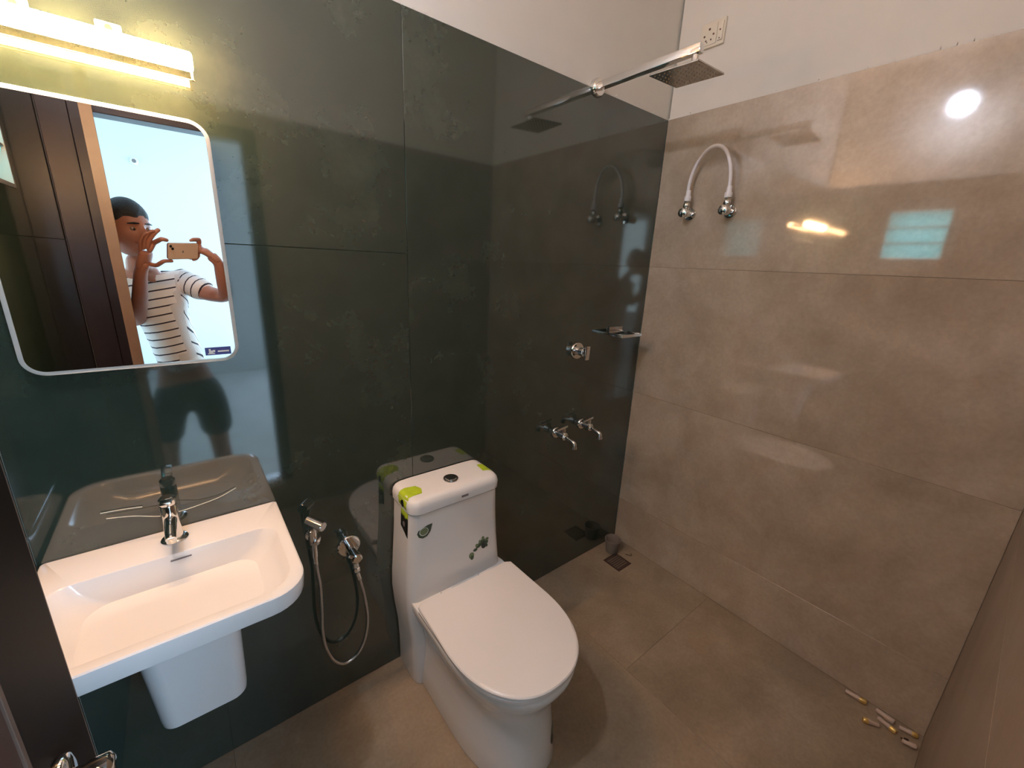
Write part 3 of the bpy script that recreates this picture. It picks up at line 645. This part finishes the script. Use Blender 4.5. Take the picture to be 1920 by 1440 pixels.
tube(bm, hp_, 0.0050, 10, 0.0006); obj('hose', bm, M['hose_steel'], hf)
bm = BM(); tube(bm, [(-1.424, -0.049, 0.464), (-1.4295, -0.048, 0.492)], 0.0078, 12); obj('ferrule', bm, M['chrome'], hf); bm = BM(); tube(bm, [(-1.544, -0.041, 0.578), (-1.544, -0.040, 0.602)], 0.0072, 12); obj('ferrule', bm, M['chrome'], hf)
va = empty('angle_valve', (-1.436, 0, 0.565), 'round chrome angle valve feeding the hand spray hose', 'valve')
bm = BM(); rose(bm, (-1.436, -0.0005, 0.565), (0, -1, 0), 0.036, 0.008); obj('wall_flange', bm, M['chrome'], va)
bm = BM(); cyl(bm, (-1.436, -0.008, 0.565), (-1.436, -0.060, 0.565), 0.0125, 22, 0.001); cyl(bm, (-1.435, -0.046, 0.563), (-1.431, -0.048, 0.500), 0.0098, 20, 0.001); lathe(bm, (-1.4315, -0.048, 0.515), (0.06, 0, -1), [(0.011, 0), (0.012, 0.004), (0.012, 0.016), (0.010, 0.018)], 8); obj('valve_body', bm, M['chrome'], va)
bm = BM(); lathe(bm, (-1.436, -0.060, 0.565), (0, -1, 0), [(0.013, 0), (0.0165, 0.003), (0.0165, 0.020), (0.012, 0.024)], 24); obox(bm, (-1.446, -0.076, 0.574), (0.75, 0, -0.6), (0, 1, 0), (0.6, 0, 0.75), 0.034, 0.008, 0.010, 0.003, 2); obj('knob', bm, M['chrome'], va)

# ------------------------------------------------------------------ geyser bypass on the beige wall
def avalve(y, z, label, knob_dir):
    b_ = empty('stop_valve', (0, y, z), label, 'valve', 'pair of stop valves on the beige wall')
    bm = BM(); rose(bm, (-0.0005, y, z), (-1, 0, 0), 0.0255, 0.008); obj('wall_flange', bm, M['chrome'], b_)
    bm = BM(); cyl(bm, (-0.008, y, z), (-0.055, y, z), 0.012, 20, 0.001); lathe(bm, (-0.030, y, z), (-1, 0, 0), [(0.012, 0), (0.0165, 0.004), (0.0165, 0.022), (0.013, 0.026)], 22); cyl(bm, (-0.042, y, z + 0.006), (-0.042, y, z + 0.046), 0.0105, 18, 0.001); lathe(bm, (-0.042, y, z + 0.022), (0, 0, 1), [(0.0125, 0), (0.0135, 0.002), (0.0135, 0.014), (0.012, 0.016)], 8); obj('valve_body', bm, M['chrome'], b_)
    bm = BM(); lathe(bm, (-0.056, y, z), (-1, 0, 0), [(0.0135, 0), (0.0175, 0.003), (0.0175, 0.014), (0.012, 0.018)], 24); obj('knob', bm, M['chrome'], b_)
    return b_
v1 = avalve(-0.170, 1.694, 'chrome stop valve on the beige wall nearer to the green wall', 1)
v2 = copy_tree(v1); v2.location = (0, -0.338, 1.694); v2['label'] = 'chrome stop valve on the beige wall farther from the green wall'
bh = empty('bypass_hose', (-0.042, -0.170, 1.742), 'white flexible hose arching between two stop valves on the beige wall', 'hose')
bm = BM(); tube(bm, spline([(-0.042, -0.170, 1.755), (-0.043, -0.168, 1.800), (-0.044, -0.178, 1.85), (-0.046, -0.200, 1.893), (-0.048, -0.232, 1.923), (-0.048, -0.268, 1.930), (-0.047, -0.300, 1.910), (-0.045, -0.322, 1.870), (-0.043, -0.334, 1.820), (-0.042, -0.338, 1.755)], 8), 0.0068, 14); obj('hose', bm, M['hose_white'], bh)
for y in (-0.170, -0.338):
    bm = BM(); lathe(bm, (-0.042, y, 1.7405), (0, 0, 1), [(0.0135, 0), (0.0138, 0.016), (0.010, 0.022), (0.0095, 0.040), (0.0072, 0.042)], 16); obj('hose_nut', bm, M['hose_white'], bh)

# switchboard with a six-pin socket
sb = empty('socket_plate', (0.009, -0.145, 2.342), 'ivory electrical socket with switch, high on the plaster above the valves', 'socket')
bm = BM(); box(bm, -0.002, 0.0088, -0.196, -0.098, 2.300, 2.386, 0.003, 2); obj('plate', bm, M['socket'], sb)
bm = BM(); box(bm, -0.0055, -0.0021, -0.167, -0.106, 2.308, 2.376, 0.002, 2); so = obj('socket_face', bm, M['socket'], sb)
bm = BM()
for dy, dz, r in [(0.000, 0.018, 0.0042), (0.018, -0.002, 0.0036), (-0.018, -0.002, 0.0036), (0.010, -0.018, 0.0030), (-0.010, -0.018, 0.0030), (0.005, -0.024, 0.002)]:
    cyl(bm, (-0.0057, -0.1365 + dy, 2.342 + dz), (-0.0066, -0.1365 + dy, 2.342 + dz), r, 12)
obj('pin_hole', bm, M['drain'], so)
bm = BM(); box(bm, -0.008, -0.0021, -0.191, -0.171, 2.312, 2.372, 0.002, 2); sw = obj('switch', bm, M['socket'], sb)
bm = BM(); cyl(bm, (-0.0082, -0.181, 2.345), (-0.0090, -0.181, 2.345), 0.003, 10); obj('screw', bm, M['drain'], sw); bm = BM(); cyl(bm, (-0.0082, -0.181, 2.318), (-0.0090, -0.181, 2.318), 0.0022, 10); obj('screw', bm, M['drain'], sw)

# ------------------------------------------------------------------ floor drain, cup, loose fittings
fd = empty('floor_drain', (DRX, DRY, 0), 'square tarnished drain grating in the floor of the shower corner', 'drain')
bm = BM()
for q in [(-0.05, 0.05, -0.05, -0.042), (-0.05, 0.05, 0.042, 0.05), (-0.05, -0.042, -0.042, 0.042), (0.042, 0.05, -0.042, 0.042)]: box(bm, DRX + q[0], DRX + q[1], DRY + q[2], DRY + q[3], -0.006, 0.0015)
obj('drain_rim', bm, M['drain'], fd, smooth=False)
bm = BM(); box(bm, DRX - 0.042, DRX + 0.042, DRY - 0.042, DRY + 0.042, -0.009, -0.006); obj('drain_well', bm, M['dark'], fd, smooth=False)
bm = BM()
for k in range(-3, 4): box(bm, DRX - 0.042, DRX + 0.042, DRY + k * 0.012 - 0.0035, DRY + k * 0.012 + 0.0035, -0.0035, 0.0005)
obj('grate_bars', bm, M['drain'], fd, smooth=False)
cp = Vector((-0.112, -0.073, 0.0))
bm = BM(); lathe(bm, cp, (0, 0, 1), [(0.030, 0), (0.033, 0.004), (0.041, 0.070), (0.0435, 0.072), (0.0435, 0.076), (0.041, 0.0765), (0.0385, 0.070), (0.032, 0.035), (0.031, 0.030)], 40)
tag(obj('plastic_cup', bm, M['cup'], origin=cp), 'grey plastic cup standing by the floor drain in the corner', 'cup')
bm = BM(); tube(bm, spline([(-0.075, -0.135, 0.004), (-0.063, -0.155, 0.003), (-0.055, -0.160, 0.003), (-0.050, -0.150, 0.006)], 4), 0.0022, 8)
tag(obj('bent_wire', bm, M['drain'], origin=(-0.06, -0.15, 0)), 'short bent brown scrap on the floor beside the drain', 'scrap')

def fitting(a, b_, label, brass=True, r=0.0085):
    a, b_ = Vector((a[0], a[1], r + 0.001)), Vector((b_[0], b_[1], r + 0.001)); d = (b_ - a); h = d.length
    o = empty('pipe_fitting', (a.x, a.y, 0), label, 'pipe fitting', 'loose fittings on the floor by the right wall')
    bm = BM(); lathe(bm, a, d, [(r * 0.7, 0), (r * 0.8, h * 0.05), (r * 0.8, h * 0.45), (r * 0.95, h * 0.5), (r, h * 0.66)], 16); obj('sleeve', bm, M['clear_plastic'], o)
    bm = BM(); lathe(bm, a + d * 0.662, d, [(r, 0), (r * 1.05, h * 0.03), (r * 1.05, h * 0.27), (r * 0.85, h * 0.33)], 12); obj('end_cap', bm, M['brass'] if brass else M['clear_plastic'], o)
    return o
fitting((-0.030, -1.085), (-0.024, -1.145), 'loose brass-ended fitting lying apart nearest the beige wall')
fitting((-0.026, -1.172), (-0.033, -1.222), 'dull plastic fitting without brass in the middle of the loose heap', False, 0.0095)
fitting((-0.055, -1.183), (-0.068, -1.234), 'brass-ended fitting pointing to the doorway in the loose heap')
fitting((-0.088, -1.192), (-0.107, -1.152), 'leftmost brass-ended fitting of the loose heap')
fitting((-0.036, -1.235), (-0.022, -1.281), 'brass-ended fitting against the corner of the beige wall', True, 0.008)
fitting((-0.085, -1.252), (-0.072, -1.284), 'small pale plastic fitting nearest the camera side of the heap', False, 0.008)
bm = BM(); 
for k in range(9):
    p = Vector((-0.062 - 0.014 * random.random(), -1.25 - 0.026 * random.random(), 0.003)); obox(bm, p, (math.cos(k), math.sin(k), 0), (-math.sin(k), math.cos(k), 0), (0, 0, 1), 0.013, 0.006, 0.004, 0.001)
tag(obj('debris', bm, M['drain'], origin=(-0.07, -1.265, 0)), 'dark crumbs of debris among the loose fittings', 'debris', None, 'stuff')

# ------------------------------------------------------------------ the photographer, seen in the mirror
person = empty('person', (-1.80, -1.56, 0.0), 'man in a striped T-shirt and dark shorts holding up a phone in the doorway', 'person')
dg = None
def skin_mesh(chains, level=2):
    """chains: list of (points, radii, edges) -> evaluated mesh of a Skin + Subsurf body"""
    me = bpy.data.meshes.new('tmp'); verts = []; edges = []; radii = []; roots = []
    for pts, rad, ed, root in chains:
        o = len(verts); verts += [tuple(p) for p in pts]; radii += rad; roots.append(o + root)
        edges += [(a + o, b_ + o) for a, b_ in ed]
    me.from_pydata(verts, edges, []); me.update()
    ob = bpy.data.objects.new('tmp', me); col.objects.link(ob)
    md = ob.modifiers.new('s', 'SKIN'); md.use_smooth_shade = True
    sv = me.skin_vertices[0].data
    for i, r in enumerate(radii):
        sv[i].radius = (r, r) if not isinstance(r, tuple) else r
        sv[i].use_root = i in roots
    ss = ob.modifiers.new('u', 'SUBSURF'); ss.levels = level; ss.render_levels = level
    d = bpy.context.evaluated_depsgraph_get(); d.update()
    em = ob.evaluated_get(d).to_mesh(); bm = BM(); bm.from_mesh(em)
    ob.evaluated_get(d).to_mesh_clear(); bpy.data.objects.remove(ob); bpy.data.meshes.remove(me)
    return bm
def line(n): return [(i, i + 1) for i in range(n - 1)]
pelv = (-1.775, -1.60, 0.76)
PH = lambda r, u, f: CAM + RIGHT * r + UP * u + FWD * f        # coordinates on the phone he holds
# body: 0 pelvis 1 belly 2 chest 3 neckbase 4 neck 5 head | arms | legs
V = [pelv, (-1.795, -1.60, 0.92), (-1.835, -1.60, 1.12), (-1.870, -1.585, 1.27), (-1.885, -1.55, 1.36), (-1.893, -1.505, 1.43),
     (-1.735, -1.575, 1.305), (-1.650, -1.50, 1.25), (-1.568, -1.40, 1.235), (-1.578, -1.345, 1.32), (-1.588, -1.305, 1.405), (-1.618, -1.300, 1.440),
     (-1.985, -1.565, 1.295), (-1.965, -1.535, 1.19), (-1.928, -1.478, 1.115), (-1.894, -1.350, 1.245), (-1.872, -1.262, 1.355), (-1.850, -1.245, 1.405),
     (-1.700, -1.60, 0.66), (-1.685, -1.585, 0.42), (-1.675, -1.61, 0.22), (-1.670, -1.62, 0.07), (-1.665, -1.53, 0.035),
     (-1.865, -1.60, 0.66), (-1.915, -1.585, 0.42), (-1.925, -1.61, 0.22), (-1.93, -1.62, 0.07), (-1.935, -1.53, 0.035)]
Rr = [(0.125, 0.095), (0.120, 0.090), (0.130, 0.092), (0.095, 0.065), 0.048, 0.048,
      0.052, 0.043, 0.034, 0.031, 0.023, (0.026, 0.018),
      0.052, 0.043, 0.034, 0.031, 0.025, (0.034, 0.019),
      0.078, 0.053, 0.046, 0.034, 0.028,
      0.078, 0.053, 0.046, 0.034, 0.028]
Ed = [(0, 1), (1, 2), (2, 3), (3, 4), (4, 5), (3, 6), (6, 7), (7, 8), (8, 9), (9, 10), (10, 11), (3, 12), (12, 13), (13, 14), (14, 15), (15, 16), (16, 17),
      (0, 18), (18, 19), (19, 20), (20, 21), (21, 22), (0, 23), (23, 24), (24, 25), (25, 26), (26, 27)]
chains = [(V, Rr, Ed, 0)]
F = 0.0100
def finger(pts, r0=F):
    chains.append(([tuple(p) for p in pts], [r0 * k for k in ([1.15, 1.05, 0.95, 0.78][:len(pts)] if len(pts) <= 4 else [1.2, 1.1, 1.0, 0.9, 0.75])], line(len(pts)), 0))
# his left hand (picture left): palm beside the phone, index on its top edge, thumb under it, others raised
LH = Vector((-1.850, -1.245, 1.405))
chains.append(([tuple(Vector((-1.868, -1.258, 1.365))), tuple(Vector((-1.850, -1.246, 1.405))), tuple(Vector((-1.838, -1.238, 1.445)))], [(0.026, 0.018), (0.036, 0.020), (0.036, 0.018)], line(3), 1))
finger([Vector((-1.832, -1.238, 1.440)), Vector((-1.810, -1.232, 1.478)), PH(-0.030, 0.038, -0.012), PH(-0.002, 0.032, -0.011)])
finger([Vector((-1.838, -1.232, 1.450)), Vector((-1.822, -1.222, 1.492)), Vector((-1.800, -1.216, 1.520)), Vector((-1.781, -1.214, 1.536))])
finger([Vector((-1.848, -1.230, 1.448)), Vector((-1.838, -1.214, 1.492)), Vector((-1.818, -1.205, 1.520)), Vector((-1.798, -1.204, 1.528))], 0.0072)
finger([Vector((-1.858, -1.232, 1.442)), Vector((-1.853, -1.212, 1.480)), Vector((-1.840, -1.202, 1.506)), Vector((-1.822, -1.200, 1.518))], 0.0062)
finger([Vector((-1.840, -1.244, 1.392)), Vector((-1.815, -1.236, 1.385)), PH(-0.020, -0.055, -0.012), PH(0.018, -0.056, -0.010)], 0.0090)
# his right hand closes on the far end of the phone
chains.append(([tuple(Vector((-1.592, -1.305, 1.405))), tuple(Vector((-1.604, -1.300, 1.440))), tuple(PH(0.147, -0.010, -0.026)), tuple(PH(0.144, 0.022, -0.022))], [(0.024, 0.018), (0.030, 0.020), (0.029, 0.018), (0.024, 0.014)], line(4), 1))
for k, (r_, u_) in enumerate([(0.086, 0.0), (0.098, 0.0), (0.112, 0.0)]):
    finger([PH(0.148, 0.012, -0.022 - 0.002 * k), PH(0.142 - 0.002 * k, 0.040 - 0.003 * k, -0.014 - 0.003 * k), PH(r_ + 0.022, 0.040 - 0.002 * k, -0.012 - 0.003 * k), PH(r_ + 0.004, 0.031, -0.010 - 0.002 * k)], 0.0072)
finger([PH(0.145, -0.030, -0.018), PH(0.128, -0.050, -0.014), PH(0.106, -0.055, -0.012)], 0.0068)
finger([PH(0.150, -0.018, -0.024), PH(0.138, -0.042, -0.026), PH(0.112, -0.050, -0.022), PH(0.092, -0.045, -0.020)], 0.0088)
bmb = skin_mesh(chains)
# head: shaped ellipsoid, then turned towards the phone
HC = Vector((-1.898, -1.465, 1.538))
def head_pt(d):
    x, y, z = d; r = Vector((x * 0.078, y * 0.094, z * 0.118))
    if z < 0: r.x *= 1 - 0.20 * (-z) ** 1.3; r.y *= 1 - 0.10 * (-z)
    def g(dx, dz, sx_, sz_): return math.exp(-((x - dx) / sx_) ** 2 - ((z - dz) / sz_) ** 2) if y > 0 else 0
    r.y += 0.026 * g(0, -0.10, 0.13, 0.20) + 0.010 * g(0, 0.10, 0.10, 0.16)      # nose
    r.y -= 0.010 * (g(0.36, 0.10, 0.20, 0.12) + g(-0.36, 0.10, 0.20, 0.12))       # eye sockets
    r.y += 0.006 * (g(0.34, 0.28, 0.30, 0.10) + g(-0.34, 0.28, 0.30, 0.10))       # brow ridge
    r.y += 0.007 * g(0, -0.44, 0.26, 0.07) - 0.004 * g(0, -0.60, 0.3, 0.07) + 0.010 * g(0, -0.82, 0.32, 0.14)
    r.x += math.copysign(0.004, x) * math.exp(-((abs(x) - 0.7) / 0.2) ** 2 - ((z + 0.15) / 0.2) ** 2)
    return r
HR = Matrix.Rotation(math.radians(-36), 3, 'Z') @ Matrix.Rotation(math.radians(-9), 3, 'X')
def sphere_dirs(nu=48, nv=32):
    return [[(math.sin(PI * j / nv) * math.cos(2 * PI * i / nu), math.sin(PI * j / nv) * math.sin(2 * PI * i / nu), math.cos(PI * j / nv)) for i in range(nu)] for j in range(1, nv)]
bm = bmb
loft(bm, [[HC + HR @ head_pt(d) for d in row] for row in sphere_dirs()])
for s in (-1, 1):      # ears
    t_ = bmesh.new(); bmesh.ops.create_uvsphere(t_, u_segments=14, v_segments=10, radius=1); bmesh.ops.scale(t_, vec=(0.010, 0.020, 0.032), verts=t_.verts)
    e_ = HC + HR @ Vector((s * 0.080, -0.006, -0.004)); merge(bm, t_, Matrix.Translation(e_) @ HR.to_4x4() @ Matrix.Rotation(s * 0.35, 4, 'Z'))
obj('body', bm, M['skin'], person)
# hair
bm = BM(); rows = []
for row in sphere_dirs(48, 32):
    rr_ = []
    for d in row:
        front = max(0, d[1]); line_z = 0.02 + 0.50 * front ** 0.8 + 0.05 * math.sin(d[0] * 9)
        k = 1.0 + 0.075 * min(1, max(0, (d[2] - line_z) * 5)) - 0.05 * (1 if d[2] < line_z else 0)
        rr_.append(HC + HR @ (head_pt(d) * k) + HR @ Vector((0, -0.002, 0.003)))
    rows.append(rr_)
loft(bm, rows[:23], True, True); obj('hair', bm, M['hair'], person)
for s in (-1, 1):
    p = HC + HR @ Vector((s * 0.030, 0.078, 0.010))
    t_ = bmesh.new(); bmesh.ops.create_uvsphere(t_, u_segments=12, v_segments=8, radius=0.0092); bm = BM(); merge(bm, t_, Matrix.Translation(p)); ey = obj('eye', bm, M['eye_white'], person)
    t_ = bmesh.new(); bmesh.ops.create_uvsphere(t_, u_segments=10, v_segments=6, radius=0.0055); bm = BM(); merge(bm, t_, Matrix.Translation(p + HR @ Vector((0.002, 0.0065, -0.002)))); obj('iris', bm, M['hair'], ey)
    bm = BM(); tube(bm, [HC + HR @ Vector((s * 0.013, 0.0945, 0.035)), HC + HR @ Vector((s * 0.030, 0.0915, 0.035)), HC + HR @ Vector((s * 0.050, 0.0780, 0.030))], [0.003, 0.0042, 0.002], 8); obj('eyebrow', bm, M['hair'], person)
bm = BM(); tube(bm, [HC + HR @ Vector((-0.024, 0.080, -0.050)), HC + HR @ Vector((0, 0.0885, -0.052)), HC + HR @ Vector((0.024, 0.080, -0.050))], [0.002, 0.0045, 0.002], 8); obj('mouth', bm, M['lip'], person)
# T-shirt and sleeves
SV = [(-1.780, -1.60, 0.82), (-1.797, -1.60, 0.94), (-1.835, -1.60, 1.12), (-1.866, -1.59, 1.25), (-1.876, -1.573, 1.315), (-1.730, -1.575, 1.305), (-1.632, -1.485, 1.248), (-1.990, -1.565, 1.295), (-1.965, -1.535, 1.195)]
SR = [(0.158, 0.112), (0.150, 0.108), (0.148, 0.106), (0.110, 0.080), (0.066, 0.056), 0.066, 0.058, 0.066, 0.058]
bm = skin_mesh([(SV, SR, [(0, 1), (1, 2), (2, 3), (3, 4), (3, 5), (5, 6), (3, 7), (7, 8)], 0)])
ax_t = Vector((-0.20, 0, 1)).normalized(); ax_r = (Vector(SV[6]) - Vector(SV[5])).normalized(); ax_l = (Vector(SV[8]) - Vector(SV[7])).normalized()
for v in bm.verts: v.co += Vector((noise.noise(v.co * 14), noise.noise(v.co * 14 + Vector((9, 0, 0))), 0)) * 0.006
so_ = obj('t_shirt', bm, M['shirt'], person); so_['label'] = 'white T-shirt with thin dark stripes'
at_ = so_.data.attributes.new('stripe', 'FLOAT', 'POINT'); w0 = wloc(so_)
for i, v in enumerate(so_.data.vertices):
    p = v.co + w0
    if (p - Vector(SV[5])).dot(ax_r) > 0.012 and p.x > -1.76: val = (p - Vector(SV[5])).dot(ax_r) / 0.034 + 0.4
    elif (p - Vector(SV[7])).dot(ax_l) > 0.02 and p.x < -1.95: val = (p - Vector(SV[7])).dot(ax_l) / 0.034
    else: val = p.dot(ax_t) / 0.038
    at_.data[i].value = val
bm = skin_mesh([([pelv, (-1.778, -1.60, 0.84), (-1.700, -1.598, 0.66), (-1.688, -1.588, 0.54), (-1.685, -1.585, 0.43), (-1.865, -1.598, 0.66), (-1.905, -1.588, 0.54), (-1.915, -1.585, 0.43)], [(0.138, 0.110), (0.132, 0.104), 0.096, 0.086, 0.084, 0.096, 0.086, 0.084], [(0, 1), (0, 2), (2, 3), (3, 4), (0, 5), (5, 6), (6, 7)], 0)])
obj('shorts', bm, M['shorts'], person)['label'] = 'dark knee-length shorts'
for s in (-1, 1):
    xf = -1.668 if s > 0 else -1.932
    bm = BM(); loft(bm, [rr(xf - 0.045, xf + 0.045, -1.66, -1.44, (0.03, 0.03, 0.04, 0.04), 0.001, 6), rr(xf - 0.045, xf + 0.045, -1.66, -1.44, (0.03, 0.03, 0.04, 0.04), 0.018, 6)]); obj('sandal', bm, M['shorts'], person)

# phone: its lens sits at the camera, the body lies behind the lens plane
ph = empty('phone', PH(0.054, -0.0135, -0.006), 'pink-gold smartphone held sideways in both hands, seen in the mirror', 'phone')
def pring(d, f):
    return [PH(p.x, p.y, f) for p in rr(-0.010 + d, 0.127 - d, -0.047 + d, 0.024 - d, (0.009 - d,) * 4, 0, 6)]
bm = BM(); loft(bm, [pring(0.0, -0.0108), pring(0.0, -0.0042)]); obj('phone_body', bm, M['phone_metal'], ph)
bm = BM(); loft(bm, [pring(0.0010, -0.0041), pring(0.0016, -0.0034)]); obj('back_glass', bm, M['phone'], ph)
bm = BM(); loft(bm, [pring(0.0015, -0.0116), pring(0.0015, -0.0109)]); obj('screen', bm, M['dark'], ph)
bm = BM(); loft(bm, [[PH(p.x, p.y, f) for p in rr(-0.0095, 0.0155, -0.008, 0.0175, (0.006,) * 4, 0, 6)] for f in (-0.0033, -0.0024)]); cb = obj('camera_bump', bm, M['phone'], ph)
for (r_, u_) in [(0.0, 0.0105), (0.0085, 0.0)]:
    bm = BM(); lathe(bm, PH(r_, u_, -0.0023), FWD, [(0.0058, 0), (0.0055, 0.0010), (0.004, 0.0009)], 20); obj('lens', bm, M['dark'], cb)
bm = BM(); lathe(bm, PH(0.055, -0.014, -0.0033), FWD, [(0.0042, 0), (0.0040, 0.0003)], 14)
lathe(bm, PH(0.0565, -0.0085, -0.0033), FWD, [(0.0014, 0), (0.0013, 0.0003)], 10); obj('emblem', bm, M['grey_print'], ph)['label'] = 'small grey emblem in the middle of the phone back'
